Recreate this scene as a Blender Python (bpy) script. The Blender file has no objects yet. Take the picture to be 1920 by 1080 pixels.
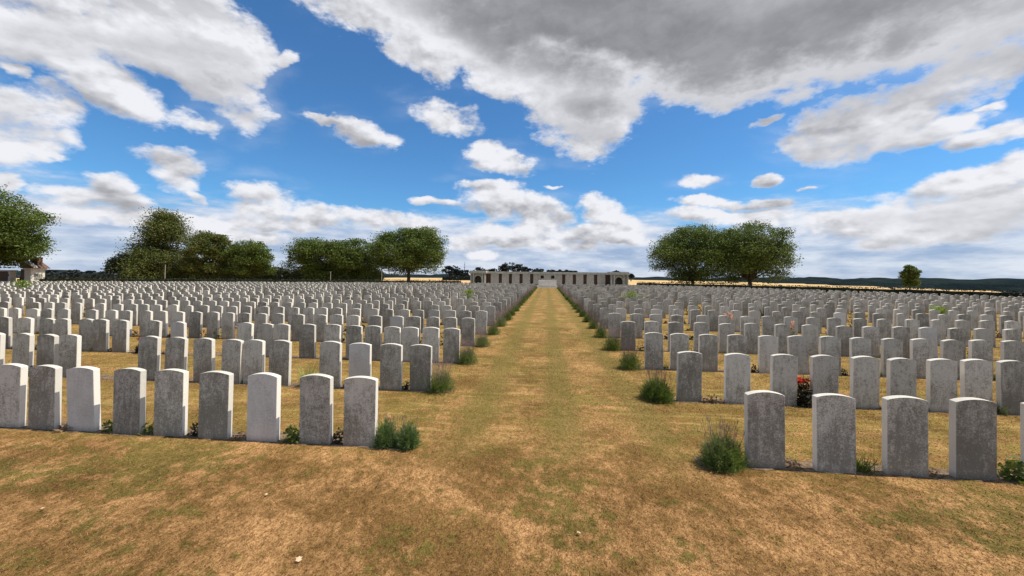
import bpy, bmesh, math, random
import numpy as np
from mathutils import Vector, Matrix

sc = bpy.context.scene
COL = sc.collection
R = math.radians
random.seed(7)
rng = np.random.default_rng(7)

# ------------------------------------------------------------------ camera
F = 720.0                      # focal length in pixels of the 1920 px wide photograph
CAM_Z = 2.03
CAM = Vector((0, 0, CAM_Z))
PITCH, ROLL = R(1.1), R(0.63)
VPX, VPY = 1026.0, 517.5       # where the grass path vanishes

def cam_axes(th):
    f = Vector((-math.sin(th) * math.cos(PITCH), math.cos(th) * math.cos(PITCH), math.sin(PITCH)))
    r0 = Vector((math.cos(th), math.sin(th), 0))
    u0 = r0.cross(f)
    r = r0 * math.cos(ROLL) + u0 * math.sin(ROLL)
    return f, r, r.cross(f)

TH = R(5.2)
for _ in range(20):
    fw, rt, up = cam_axes(TH)
    x = 960 + F * rt.y / fw.y
    TH += (VPX - x) / F * 0.9
fw, rt, up = cam_axes(TH)
SH = VPY - (540 - F * up.y / fw.y)          # vertical shift, in pixels

def ray(x, y):
    return fw + rt * ((x - 960) / F) + up * ((540 + SH - y) / F)
def on_ground(x, y, z=0.0):
    d = ray(x, y)
    return CAM + d * ((z - CAM_Z) / d.z)
def at_depth(x, y, dep):
    return CAM + ray(x, y) * dep
def on_plane(x, y, Y):
    d = ray(x, y)
    return CAM + d * (Y / d.y)

cd = bpy.data.cameras.new('camera')
cd.sensor_width = 36
cd.lens = F / 1920 * 36
cd.shift_y = SH / 1920
cd.clip_start, cd.clip_end = 0.05, 9000
camo = bpy.data.objects.new('camera', cd)
COL.objects.link(camo)
M3 = Matrix((rt, up, -fw)).transposed()
camo.matrix_world = Matrix.Translation(CAM) @ M3.to_4x4()
sc.camera = camo

# ------------------------------------------------------------------ exposure, sun
sc.view_settings.view_transform = 'Standard'
sc.view_settings.look = 'None'
sc.view_settings.exposure = 0.2
sc.view_settings.gamma = 1.0
SUN_EL = R(60)
SUN_AZ = R(86.5)                 # clockwise from the path direction: right, slightly beyond the stones
sd = Vector((math.sin(SUN_AZ) * math.cos(SUN_EL), math.cos(SUN_AZ) * math.cos(SUN_EL), math.sin(SUN_EL)))
sl = bpy.data.lights.new('sun', 'SUN')
sl.energy = 5.0
sl.angle = R(0.53)
sl.color = (1.0, 0.94, 0.84)
so = bpy.data.objects.new('sun', sl)
COL.objects.link(so)
so.rotation_euler = sd.to_track_quat('Z', 'Y').to_euler()
so.location = (30, 0, 60)

# ------------------------------------------------------------------ node helpers
class NT:
    def __init__(s, tree):
        s.t = tree
    def n(s, typ, **kw):
        nd = s.t.nodes.new(typ)
        for k, v in kw.items():
            setattr(nd, k, v)
        return nd
    def put(s, sock, v):
        if v is None:
            return
        if isinstance(v, bpy.types.NodeSocket):
            s.t.links.new(v, sock)
        else:
            if isinstance(v, (tuple, list)) and len(v) == 3 and sock.type == 'RGBA':
                v = (*v, 1)
            sock.default_value = v
    def math(s, op, a, b=None, c=None, clamp=False):
        nd = s.n('ShaderNodeMath', operation=op, use_clamp=clamp)
        s.put(nd.inputs[0], a); s.put(nd.inputs[1], b); s.put(nd.inputs[2], c)
        return nd.outputs[0]
    def vm(s, op, a, b=None, scale=None):
        nd = s.n('ShaderNodeVectorMath', operation=op)
        s.put(nd.inputs[0], a)
        if b is not None: s.put(nd.inputs[1], b)
        if scale is not None: s.put(nd.inputs['Scale'], scale)
        return nd.outputs['Value'] if op in ('LENGTH', 'DOT_PRODUCT') else nd.outputs[0]
    def xyz(s, v):
        nd = s.n('ShaderNodeSeparateXYZ'); s.put(nd.inputs[0], v); return nd.outputs
    def comb(s, x, y, z):
        nd = s.n('ShaderNodeCombineXYZ')
        s.put(nd.inputs[0], x); s.put(nd.inputs[1], y); s.put(nd.inputs[2], z)
        return nd.outputs[0]
    def noise(s, v, scale, detail=4, rough=.5, lac=2.0, dist=0, col=False, kind='3D'):
        nd = s.n('ShaderNodeTexNoise', noise_dimensions=kind)
        s.put(nd.inputs['Vector'], v)
        nd.inputs['Scale'].default_value = scale; nd.inputs['Detail'].default_value = detail
        nd.inputs['Roughness'].default_value = rough; nd.inputs['Lacunarity'].default_value = lac
        nd.inputs['Distortion'].default_value = dist
        return nd.outputs['Color' if col else 0]
    def mr(s, v, a, b, c=0.0, d=1.0, smooth=True):
        nd = s.n('ShaderNodeMapRange', interpolation_type='SMOOTHSTEP' if smooth else 'LINEAR')
        s.put(nd.inputs['Value'], v)
        for k, w in zip(('From Min', 'From Max', 'To Min', 'To Max'), (a, b, c, d)):
            s.put(nd.inputs[k], w)
        return nd.outputs[0]
    def mix(s, f, a, b, mode='MIX'):
        nd = s.n('ShaderNodeMix', data_type='RGBA', blend_type=mode)
        s.put(nd.inputs[0], f); s.put(nd.inputs[6], a); s.put(nd.inputs[7], b)
        return nd.outputs[2]
    def map(s, v, loc=(0, 0, 0), rot=(0, 0, 0), scale=(1, 1, 1), typ='POINT'):
        nd = s.n('ShaderNodeMapping', vector_type=typ)
        s.put(nd.inputs[0], v)
        nd.inputs['Location'].default_value = loc; nd.inputs['Rotation'].default_value = rot
        nd.inputs['Scale'].default_value = scale
        return nd.outputs[0]

# ------------------------------------------------------------------ sky and clouds (a world at infinity, by compass direction)
def sky_at(x, y):
    d = ray(x, y)
    return np.array([math.atan2(d.x, d.y), d.z / math.hypot(d.x, d.y)])

# centre x, y, half width, half height, tilt in degrees, weight  (measured on the photograph, turned into azimuth and slope below)
CLOUDS = [
 (110,35,270,72,4),(330,45,170,90,18),(440,95,95,62,32),(405,150,100,48,38),(463,205,52,42,45),(545,112,30,16,-25),
 (150,125,95,38,12),(205,172,110,36,24),(358,226,54,20,12),
 (40,215,100,62,18),(20,268,110,38,4),(110,262,46,28,25),(60,297,62,10,15),(8,118,22,12,10),
 (338,306,58,24,0),(330,340,40,28,20),(365,368,40,11,35),
 (202,362,44,22,0),(195,385,92,20,8),(20,350,30,18,0),
 (505,380,62,32,10),(590,405,40,20,8),(540,420,130,16,4),(700,415,112,16,2),(795,425,36,14,30),(300,415,210,12,2),(440,440,110,16,8),
 (612,238,44,7,20),(695,262,56,19,10),
 (828,218,58,25,8),
 (925,265,34,18,0),(925,292,44,26,0),(962,306,44,22,8),
 (925,352,60,12,0),(950,385,80,30,4),(1015,408,52,24,5),(975,436,80,18,5),(1125,400,42,24,0),(1165,416,38,18,10),(815,378,40,7,2),(1045,352,18,5,0),(885,452,36,12,5),(905,472,26,10,0),(1010,455,120,12,3),(1120,440,110,14,-2),
 (1230,30,620,130,3),(1300,-90,640,150,0),(150,-80,330,80,0),(880,50,230,80,18),(1010,140,190,72,22),(1085,205,100,66,10),(1100,262,52,36,20),(680,20,130,40,22),(800,95,80,50,35),
 (1400,120,280,72,-6),(1700,30,260,88,-8),(1880,20,160,60,-12),
 (1590,240,125,46,-12),(1745,185,180,44,-22),(1880,120,120,40,-22),(1690,265,120,24,-6),(1540,272,70,28,0),
 (1885,265,90,20,-10),(1868,206,34,10,-12),(1780,240,80,20,-10),
 (1300,345,38,17,-3),(1427,337,24,13,-6),(1505,354,20,5,-8),(1440,228,40,8,-22),
 (1840,338,220,24,-9),(1850,380,260,32,-6),(1390,388,130,9,2),(1500,415,280,16,2),(1700,420,260,30,-2),
]
DARK = [(1120,70,330,105,8),(1380,110,330,80,0),(1050,-20,330,110,0),(1250,-120,420,130,0),(1600,10,260,80,-8),(1700,-100,300,120,0),(150,60,170,40,5),(420,150,90,40,40),
        (1600,275,110,26,-4),(30,250,90,28,10),(1090,225,60,36,10),(1850,400,200,34,0)]
def blob_params(b, grow=1.0):
    x, y, rx, ry, rot = b
    c, s = math.cos(R(rot)), math.sin(R(rot))
    p0 = sky_at(x, y)
    ma = (sky_at(x + rx * c * .6, y + rx * s * .6) - sky_at(x - rx * c * .6, y - rx * s * .6)) / 1.2
    mi = (sky_at(x - ry * s * .6, y + ry * c * .6) - sky_at(x + ry * s * .6, y - ry * c * .6)) / 1.2
    la = float(np.hypot(*ma)); ang = math.atan2(ma[1], ma[0])
    lb = abs(float(ma[0] * mi[1] - ma[1] * mi[0])) / la
    return p0, ang, la * grow, lb * grow

def field_group(name, blobs, grow, k, shifted):
    """smooth union of soft ellipses; the second output is the same union shifted up, which tells undersides from tops"""
    g = bpy.data.node_groups.new(name, 'ShaderNodeTree')
    g.interface.new_socket('Vector', in_out='INPUT', socket_type='NodeSocketVector')
    g.interface.new_socket('Value', in_out='OUTPUT', socket_type='NodeSocketFloat')
    g.interface.new_socket('Above', in_out='OUTPUT', socket_type='NodeSocketFloat')
    t = NT(g)
    gi, go = t.n('NodeGroupInput'), t.n('NodeGroupOutput')
    acc = acc2 = None
    for b in blobs:
        p0, ang, la, lb = blob_params(b, grow)
        ca, sa = math.cos(ang), math.sin(ang)
        u_ = t.vm('DOT_PRODUCT', gi.outputs[0], (ca / la, sa / la, -(p0[0] * ca + p0[1] * sa) / la))
        w_ = t.vm('DOT_PRODUCT', gi.outputs[0], (-sa / lb, ca / lb, (p0[0] * sa - p0[1] * ca) / lb))
        r2 = t.math('MULTIPLY_ADD', u_, u_, t.math('MULTIPLY', w_, w_))
        m = min(1.0, max(.30, min(la, lb) * 6.0))
        f = t.math('MULTIPLY_ADD', r2, -m, m)
        if shifted:
            de = .55
            f2 = t.math('MULTIPLY_ADD', w_, -2 * de * m * (1 if ca > 0 else -1), f)
            acc2 = f2 if acc2 is None else t.math('SMOOTH_MAX', acc2, f2, k)
        acc = f if acc is None else t.math('SMOOTH_MAX', acc, f, k)
    g.links.new(acc, go.inputs[0])
    if acc2 is not None: g.links.new(acc2, go.inputs[1])
    return g
G_CLOUD = field_group('cloud_field', CLOUDS, 1.10, 0.05, True)
G_DARK = field_group('cloud_depth', DARK, 1.3, 0.3, False)

world = bpy.data.worlds.new('World')
sc.world = world
world.use_nodes = True
wt = world.node_tree
wt.nodes.clear()
t = NT(wt)
sky = t.n('ShaderNodeTexSky', sky_type='NISHITA', sun_disc=False)
sky.sun_elevation = SUN_EL
sky.sun_rotation = SUN_AZ
sky.air_density = 1.0; sky.dust_density = 0.4; sky.ozone_density = 2.2
SKY_STRENGTH = 0.11
dirv = t.n('ShaderNodeTexCoord').outputs['Generated']
dx, dy, dz = t.xyz(dirv)
horiz = t.math('SQRT', t.math('ADD', t.math('MULTIPLY', dx, dx), t.math('MULTIPLY', dy, dy)))
az = t.math('ARCTAN2', dx, dy)
tn = t.math('DIVIDE', dz, t.math('MAXIMUM', horiz, 0.02))
p = t.comb(az, tn, 0.0)
q3 = t.vm('MULTIPLY', dirv, (1.0, 1.0, 1.8))
dn = t.math('ADD', t.math('MAXIMUM', dz, 0.0), 0.16)
deck = t.comb(t.math('DIVIDE', dx, dn), t.math('DIVIDE', dy, dn), 0.0)
w1 = t.noise(q3, 3.2, 2, .5, col=True)
w2 = t.noise(q3, 9.5, 4, .6, col=True)
amp = t.mr(tn, 0.0, 0.45, 0.35, 1.0, False)
wv = t.vm('ADD', t.vm('SCALE', t.vm('SUBTRACT', w1, (.5, .5, .5)), scale=0.13),
          t.vm('SCALE', t.vm('SUBTRACT', w2, (.5, .5, .5)), scale=0.085))
wv = t.vm('SCALE', wv, scale=amp)
pw = t.vm('ADD', t.vm('MULTIPLY', t.vm('ADD', p, wv), (1, 1, 0)), (0, 0, 1))
def field(grp, v):
    nd = t.n('ShaderNodeGroup'); nd.node_tree = grp
    t.put(nd.inputs[0], v); return nd.outputs
f0, fup = field(G_CLOUD, pw)[:2]
fd = field(G_DARK, pw)[0]
n_fine = t.noise(q3, 16.0, 6, .62)
n_fine2 = t.noise(t.vm('ADD', q3, (0.008, 0.0, 0.020)), 16.0, 4, .62)
n_mid = t.noise(q3, 6.0, 4, .55)
n_mid2 = t.noise(t.vm('ADD', q3, (0.020, 0.0, 0.045)), 6.0, 4, .55)
n_low = t.noise(t.vm('MULTIPLY', deck, (1, 1.6, 1)), 1.1, 4, .55)
# clouds elsewhere in the sky, away from the photographed quarter
elsewhere = t.mr(t.math('ABSOLUTE', az), 0.98, 1.15, 0.0, 1.0)
high = t.mr(tn, 0.95, 1.3, 0.0, 1.0)
other = t.math('MULTIPLY', t.math('SUBTRACT', n_low, 0.52), 3.0)
other = t.math('SUBTRACT', other, t.math('MULTIPLY', t.math('SUBTRACT', 1.0, t.math('MAXIMUM', elsewhere, high)), 3.0))
f1 = t.math('MAXIMUM', f0, other)
f1 = t.math('ADD', f1, t.math('MULTIPLY', t.math('SUBTRACT', n_fine, .485), 1.0))
f1 = t.math('ADD', f1, t.math('MULTIPLY', t.math('SUBTRACT', n_mid, .49), 0.55))
dens = t.mr(f1, -0.12, 0.22)
veil = t.math('MULTIPLY', t.math('MULTIPLY', t.mr(f1, -0.9, 0.1), t.mr(n_low, .48, .68)), 0.22)
dens = t.math('MAXIMUM', dens, veil)
# low stratus near the horizon
band = t.noise(t.comb(t.math('MULTIPLY', az, 2.6), t.math('MULTIPLY', tn, 11.0), 0.0), 2.4, 6, .6)
bcov = t.mr(tn, 0.05, 0.24, 1.0, -0.12, False)
lowd = t.math('MULTIPLY', t.mr(t.math('ADD', t.math('SUBTRACT', band, .5), t.math('SUBTRACT', bcov, .45)), -0.15, 0.25), 0.92)
# cloud light: sunlit billows and thin rims white, thick undersides grey
under = t.mr(t.math('ADD', t.math('SUBTRACT', fup, f0), t.math('MULTIPLY', t.math('SUBTRACT', n_mid2, n_mid), 1.2)), -0.12, 0.42)
thick = t.mr(f1, 0.0, 0.55)
emb = t.math('MULTIPLY', t.math('SUBTRACT', n_mid, n_mid2), 1.9)
emb = t.math('ADD', emb, t.math('MULTIPLY', t.math('SUBTRACT', n_fine, n_fine2), 1.1))
emb = t.math('MINIMUM', t.math('MAXIMUM', emb, -.30), .26)
deep = t.mr(t.math('ADD', fd, t.math('MULTIPLY', t.math('SUBTRACT', n_low, .5), 1.3)), -0.6, 0.8)
shade = t.math('ADD', .04, t.math('MULTIPLY', t.math('MULTIPLY', t.math('SUBTRACT', 1.0, under), thick), 0.06))
shade = t.math('ADD', shade, t.math('MULTIPLY', t.math('MULTIPLY', under, t.mr(f1, -.10, .20)), t.mr(tn, .28, .50, .46, .20)))
shade = t.math('MAXIMUM', shade, t.math('MULTIPLY', t.math('MULTIPLY', deep, t.mr(f1, 0.0, 0.75)), 0.84))
emb = t.math('MULTIPLY', emb, t.mr(deep, 0, .8, .85, .20))
lit = t.math('ADD', t.math('SUBTRACT', 1.0, shade), emb)
lit = t.math('MINIMUM', t.math('MAXIMUM', lit, 0.05), 1.05)
ccol = t.mix(lit, (0.165, 0.165, 0.188), (0.76, 0.77, 0.81))
ccol = t.vm('SCALE', ccol, scale=1.0 / SKY_STRENGTH)
lowcol = t.mix(t.mr(band, 0.32, 0.68), (0.29, 0.38, 0.56), (0.68, 0.71, 0.79))
lowcol = t.vm('SCALE', lowcol, scale=1.0 / SKY_STRENGTH)
skyc = t.vm('MULTIPLY', sky.outputs[0], (0.45, 0.83, 1.11))
c = t.mix(lowd, skyc, lowcol)
c = t.mix(dens, c, ccol)
bg = t.n('ShaderNodeBackground')
t.put(bg.inputs[0], c)
bg.inputs[1].default_value = SKY_STRENGTH
wo = t.n('ShaderNodeOutputWorld')
wt.links.new(bg.outputs[0], wo.inputs[0])
world.cycles.sampling_method = 'MANUAL'
world.cycles.sample_map_resolution = 512

# ------------------------------------------------------------------ object helpers
def tag(o, label=None, cat=None, group=None, kind=None):
    if label: o['label'] = label
    if cat: o['category'] = cat
    if group: o['group'] = group
    if kind: o['kind'] = kind
    return o
def empty(name, loc=(0, 0, 0), rz=0):
    o = bpy.data.objects.new(name, None)
    COL.objects.link(o); o.location = loc; o.rotation_euler = (0, 0, rz)
    o.empty_display_size = .2
    return o
def link(name, me, mat=None, parent=None):
    if mat is not None and not me.materials: me.materials.append(mat)
    o = bpy.data.objects.new(name, me)
    COL.objects.link(o)
    if parent is not None: o.parent = parent
    return o
def copy_tree(o, parent=None):
    c = o.copy(); COL.objects.link(c); c.parent = parent
    for ch in o.children:
        copy_tree(ch, c)
    return c
def mesh_np(name, V, Fc, smooth=False):
    """V (n,3); Fc (m,k) with k = 3 or 4"""
    V = np.ascontiguousarray(V, dtype=np.float32); Fc = np.ascontiguousarray(Fc, dtype=np.int32)
    me = bpy.data.meshes.new(name)
    m, k = Fc.shape
    me.vertices.add(len(V)); me.vertices.foreach_set('co', V.ravel())
    me.loops.add(m * k); me.loops.foreach_set('vertex_index', Fc.ravel())
    me.polygons.add(m); me.polygons.foreach_set('loop_start', np.arange(0, m * k, k, dtype=np.int32))
    try: me.polygons.foreach_set('loop_total', np.full(m, k, dtype=np.int32))
    except Exception: pass
    me.update(calc_edges=True)
    me.polygons.foreach_set('use_smooth', np.full(m, bool(smooth), dtype=bool))
    return me
def bm_mesh(name, bm, smooth=False):
    me = bpy.data.meshes.new(name); bmesh.ops.recalc_face_normals(bm, faces=bm.faces)
    bm.to_mesh(me); bm.free()
    for p_ in me.polygons: p_.use_smooth = bool(smooth)
    return me
def add_box(bm, x0, x1, y0, y1, z0, z1):
    vs = [bm.verts.new(c_) for c_ in ((x0,y0,z0),(x1,y0,z0),(x1,y1,z0),(x0,y1,z0),(x0,y0,z1),(x1,y0,z1),(x1,y1,z1),(x0,y1,z1))]
    for f_ in ((0,3,2,1),(4,5,6,7),(0,1,5,4),(1,2,6,5),(2,3,7,6),(3,0,4,7)):
        bm.faces.new([vs[i] for i in f_])
def prism(bm, pts, y0, y1):
    """outline pts (x,z) swept from y0 to y1"""
    a = [bm.verts.new((x, y0, z)) for x, z in pts]; b = [bm.verts.new((x, y1, z)) for x, z in pts]
    bm.faces.new(a); bm.faces.new(b[::-1])
    n = len(pts)
    for i in range(n):
        bm.faces.new((a[i], b[i], b[(i + 1) % n], a[(i + 1) % n]))
def box_obj(name, dims, mat, parent=None, bevel=0):
    bm = bmesh.new()
    for d in (dims if isinstance(dims, list) else [dims]): add_box(bm, *d)
    if bevel: bmesh.ops.bevel(bm, geom=bm.edges[:], offset=bevel, segments=1, affect='EDGES')
    return link(name, bm_mesh(name, bm), mat, parent)
def tubes(segs, sides=6):
    """segs: list of (p0, p1, r0, r1) -> V, F arrays"""
    V, Fc, n = [], [], 0
    for p0, p1, r0, r1 in segs:
        p0, p1 = np.array(p0, float), np.array(p1, float)
        d = p1 - p0; L = np.linalg.norm(d)
        if L < 1e-6: continue
        d /= L
        a = np.cross(d, (0, 0, 1.0)) if abs(d[2]) < .95 else np.cross(d, (1.0, 0, 0))
        a /= np.linalg.norm(a); b = np.cross(d, a)
        for q, r_ in ((p0, r0), (p1, r1)):
            for i in range(sides):
                an = 2 * math.pi * i / sides
                V.append(q + (a * math.cos(an) + b * math.sin(an)) * r_)
        for i in range(sides):
            j = (i + 1) % sides
            Fc.append((n + i, n + j, n + sides + j, n + sides + i))
        n += 2 * sides
    return np.array(V), np.array(Fc)
def leaves(C, size, r, aspect=0.6, up=0.35, jitter=.35):
    """one rhombic leaf quad at each centre"""
    n = len(C)
    nrm = r.normal(size=(n, 3)); nrm[:, 2] = np.abs(nrm[:, 2]) + up
    nrm /= np.linalg.norm(nrm, axis=1)[:, None]
    a = np.cross(nrm, r.normal(size=(n, 3))); a /= np.linalg.norm(a, axis=1)[:, None]
    b = np.cross(nrm, a)
    s = size * (1 + jitter * r.normal(size=(n, 1))).clip(.4, 2)
    V = np.stack([C - a * s, C - b * s * aspect, C + a * s, C + b * s * aspect], 1).reshape(-1, 3)
    return V, np.arange(4 * n).reshape(n, 4)
def blades(B, D, L, W, r):
    """thin triangles: base B, direction D, length L, width W"""
    n = len(B)
    a = np.cross(D, r.normal(size=(n, 3))); a /= (np.linalg.norm(a, axis=1)[:, None] + 1e-9)
    L = np.asarray(L).reshape(-1, 1); W = np.asarray(W).reshape(-1, 1)
    V = np.stack([B - a * W, B + a * W, B + D * L], 1).reshape(-1, 3)
    return V, np.arange(3 * n).reshape(n, 3)
def merge(*parts):
    V, Fs, n = [], [], 0
    for v, f in parts:
        if not len(v): continue
        V.append(v); Fs.append(np.asarray(f) + n); n += len(v)
    return np.concatenate(V), np.concatenate(Fs)

# ------------------------------------------------------------------ materials
def new_mat(name):
    m = bpy.data.materials.new(name); m.use_nodes = True
    nt = m.node_tree; nt.nodes.clear()
    tt = NT(nt)
    out = tt.n('ShaderNodeOutputMaterial')
    return m, tt, out
def principled(tt, out, color, rough=.9, normal=None, spec=.3):
    b = tt.n('ShaderNodeBsdfPrincipled')
    tt.put(b.inputs['Base Color'], color); tt.put(b.inputs['Roughness'], rough)
    b.inputs['Specular IOR Level'].default_value = spec
    if normal is not None: tt.put(b.inputs['Normal'], normal)
    tt.t.links.new(b.outputs[0], out.inputs[0])
    return b
def bump(tt, h, strength=.4, dist=.01):
    nd = tt.n('ShaderNodeBump'); nd.inputs['Strength'].default_value = strength
    nd.inputs['Distance'].default_value = dist; tt.put(nd.inputs['Height'], h)
    return nd.outputs[0]

def grass_color(tt, pos):
    """dried mown lawn: tan straw, brown thatch and patches that stay green"""
    big = tt.noise(tt.map(pos, scale=(1, .8, 0)), .55, 4, .6)
    big2 = tt.noise(tt.map(pos, (11, 5, 0), scale=(.8, 1.1, 0)), .9, 5, .62)
    streak = tt.noise(tt.map(pos, (3, 9, 0), scale=(.8, 2.6, 0)), 1.5, 6, .68)
    mid = tt.noise(tt.map(pos, (7, 2, 0), (0, 0, .3), (1.3, 1.0, 0)), 6.0, 6, .75)
    fine = tt.noise(tt.map(pos, (0, 0, 0), (0, 0, .6), (1.35, .85, .3)), 22, 5, .8)
    fine2 = tt.noise(tt.map(pos, (5, 1, 0), (0, 0, -.4), (1.4, .8, .3)), 65, 4, .8)
    x, y, z = tt.xyz(pos)
    # rows stay greener and more golden, the open foreground is browner
    row = tt.mr(y, 3.6, 5.4)
    off = tt.mr(tt.math('ABSOLUTE', x), 1.7, 2.4)
    ff = tt.math('ADD', tt.math('MULTIPLY', fine, .55), tt.math('MULTIPLY', fine2, .45))
    mm = tt.math('MULTIPLY', tt.math('SUBTRACT', mid, .5), .95)
    tan = tt.mix(tt.mr(ff, .40, .60), (0.190, 0.084, 0.032), (0.62, 0.345, 0.155))
    brown = tt.mix(tt.mr(ff, .40, .60), (0.105, 0.052, 0.018), (0.31, 0.165, 0.058))
    green = tt.mix(tt.mr(ff, .38, .62), (0.080, 0.066, 0.014), (0.215, 0.165, 0.042))
    gold = tt.mix(tt.mr(ff, .38, .62), (0.175, 0.115, 0.028), (0.44, 0.295, 0.090))
    c = tt.mix(tt.mr(tt.math('ADD', big2, tt.math('ADD', mm, tt.math('MULTIPLY', tt.math('SUBTRACT', fine, .5), .4))), .38, .60), tan, brown)
    gm = tt.math('ADD', tt.math('ADD', big, tt.math('MULTIPLY', tt.math('SUBTRACT', streak, .5), .7)), tt.math('ADD', mm, tt.math('MULTIPLY', tt.math('SUBTRACT', fine, .5), .4)))
    gm = tt.math('ADD', gm, tt.math('MULTIPLY', row, .03))
    c = tt.mix(tt.math('MULTIPLY', tt.mr(gm, .50, .66), .80), c, green)
    gd = tt.math('MULTIPLY', tt.math('MULTIPLY', row, tt.mr(tt.math('ADD', streak, mm), .30, .62)), tt.math('ADD', .40, tt.math('MULTIPLY', off, .40)))
    c = tt.mix(gd, c, gold)
    cross = tt.noise(tt.map(pos, (1, 4, 0), scale=(.45, 3.4, 0)), 2.2, 4, .65)
    c = tt.mix(tt.math('MULTIPLY', row, tt.mr(cross, .52, .66, 0, .55)), c, (0.48, 0.31, 0.125))
    c = tt.mix(tt.math('MULTIPLY', row, tt.mr(cross, .47, .34, 0, .5)), c, (0.20, 0.125, 0.030))
    tone = tt.noise(tt.map(pos, (21, 3, 0), (0, 0, .3), (1, .7, 0)), 1.7, 4, .6)
    c = tt.vm('MULTIPLY', c, tt.mix(tt.mr(tone, .32, .68), (.63, .64, .54), (1.0, 1.04, .97)))
    # mowing bands down the path
    mow = tt.math('SINE', tt.math('MULTIPLY', tt.math('ADD', x, tt.math('MULTIPLY', streak, .15)), 5.2))
    c = tt.mix(tt.math('MULTIPLY', tt.math('MULTIPLY', tt.math('SUBTRACT', 1.0, off), row), tt.mr(mow, -.3, 1.0, 0.0, .62)), c, green)
    return c, fine, fine2

m_lawn, tt, out = new_mat('dry_lawn')
pos = tt.n('ShaderNodeNewGeometry').outputs['Position']
c, fine, fine2 = grass_color(tt, pos)
h = tt.math('ADD', tt.math('MULTIPLY', fine, 1.0), tt.math('MULTIPLY', fine2, .6))
principled(tt, out, c, .95, bump(tt, h, .75, .02), .1)

m_blade, tt, out = new_mat('grass_blades')
gg = tt.n('ShaderNodeNewGeometry')
c, fine, fine2 = grass_color(tt, gg.outputs['Position'])
rnd = gg.outputs['Random Per Island']
c = tt.mix(tt.mr(rnd, .5, 1.0, 0, .45), c, (0.60, 0.39, 0.19))
c = tt.mix(tt.mr(rnd, .0, .3, .3, 0), c, (0.14, 0.085, 0.03))
principled(tt, out, c, .8, None, .15)

def leaf_mat(name, dark, light, warm=None, trans=.22):
    m, tt, out = new_mat(name)
    gg = tt.n('ShaderNodeNewGeometry')
    r_ = gg.outputs['Random Per Island']
    n_ = tt.noise(gg.outputs['Position'], .45, 3, .6)
    f_ = tt.math('ADD', tt.math('MULTIPLY', r_, .6), tt.math('MULTIPLY', tt.math('SUBTRACT', n_, .35), 1.1), clamp=True)
    c = tt.mix(f_, dark, light)
    if warm: c = tt.mix(tt.mr(tt.noise(gg.outputs['Position'], .9, 2), .5, .72, 0, .8), c, warm)
    d = tt.n('ShaderNodeBsdfPrincipled'); tt.put(d.inputs['Base Color'], c); d.inputs['Roughness'].default_value = .6
    d.inputs['Specular IOR Level'].default_value = .25
    tr = tt.n('ShaderNodeBsdfTranslucent'); tt.put(tr.inputs[0], tt.vm('MULTIPLY', c, (1.3, 1.4, .7)))
    mx = tt.n('ShaderNodeMixShader'); mx.inputs[0].default_value = trans
    tt.t.links.new(d.outputs[0], mx.inputs[1]); tt.t.links.new(tr.outputs[0], mx.inputs[2])
    tt.t.links.new(mx.outputs[0], out.inputs[0])
    return m
m_leaf = leaf_mat('tree_leaves', (0.044, 0.070, 0.014), (0.150, 0.195, 0.038))
m_leaf_warm = leaf_mat('tree_leaves_olive', (0.044, 0.062, 0.015), (0.150, 0.170, 0.040), (0.15, 0.12, 0.035))
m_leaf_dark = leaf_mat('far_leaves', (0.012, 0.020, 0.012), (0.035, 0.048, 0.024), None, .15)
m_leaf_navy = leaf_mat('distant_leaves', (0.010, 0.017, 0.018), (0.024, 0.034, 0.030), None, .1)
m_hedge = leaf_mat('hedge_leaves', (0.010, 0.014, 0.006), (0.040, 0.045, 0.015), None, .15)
m_lav = leaf_mat('lavender_leaves', (0.060, 0.095, 0.020), (0.200, 0.250, 0.065), (0.17, 0.20, 0.10), .4)
m_lav_blue = leaf_mat('lavender_leaves_bluish', (0.070, 0.120, 0.045), (0.230, 0.300, 0.120), None, .4)
m_bright = leaf_mat('young_leaves', (0.09, 0.15, 0.015), (0.30, 0.37, 0.05), None, .45)
m_green = leaf_mat('plant_leaves', (0.05, 0.085, 0.015), (0.20, 0.22, 0.05), (0.22, 0.17, 0.05), .3)
m_dry = leaf_mat('dry_leaves', (0.10, 0.055, 0.03), (0.36, 0.24, 0.13), None, .2)
m_pale = leaf_mat('pale_leaves', (0.30, 0.32, 0.09), (0.62, 0.60, 0.25), None, .4)
m_darkplant = leaf_mat('dark_plant', (0.018, 0.018, 0.012), (0.06, 0.05, 0.03), None, .2)
m_red = leaf_mat('red_petals', (0.40, 0.012, 0.012), (0.75, 0.06, 0.04), None, .25)
m_pink = leaf_mat('pink_petals', (0.55, 0.25, 0.18), (0.75, 0.42, 0.30), None, .25)

m_bark, tt, out = new_mat('bark')
pos = tt.n('ShaderNodeNewGeometry').outputs['Position']
n_ = tt.noise(tt.map(pos, scale=(3, 3, .6)), 2.5, 5, .7)
principled(tt, out, tt.mix(tt.mr(n_, .3, .7), (0.030, 0.022, 0.016), (0.11, 0.085, 0.062)), .95, bump(tt, n_, .6, .03))
m_stalk, tt, out = new_mat('flower_stalks')
principled(tt, out, (0.26, 0.18, 0.16), .9)

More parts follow.
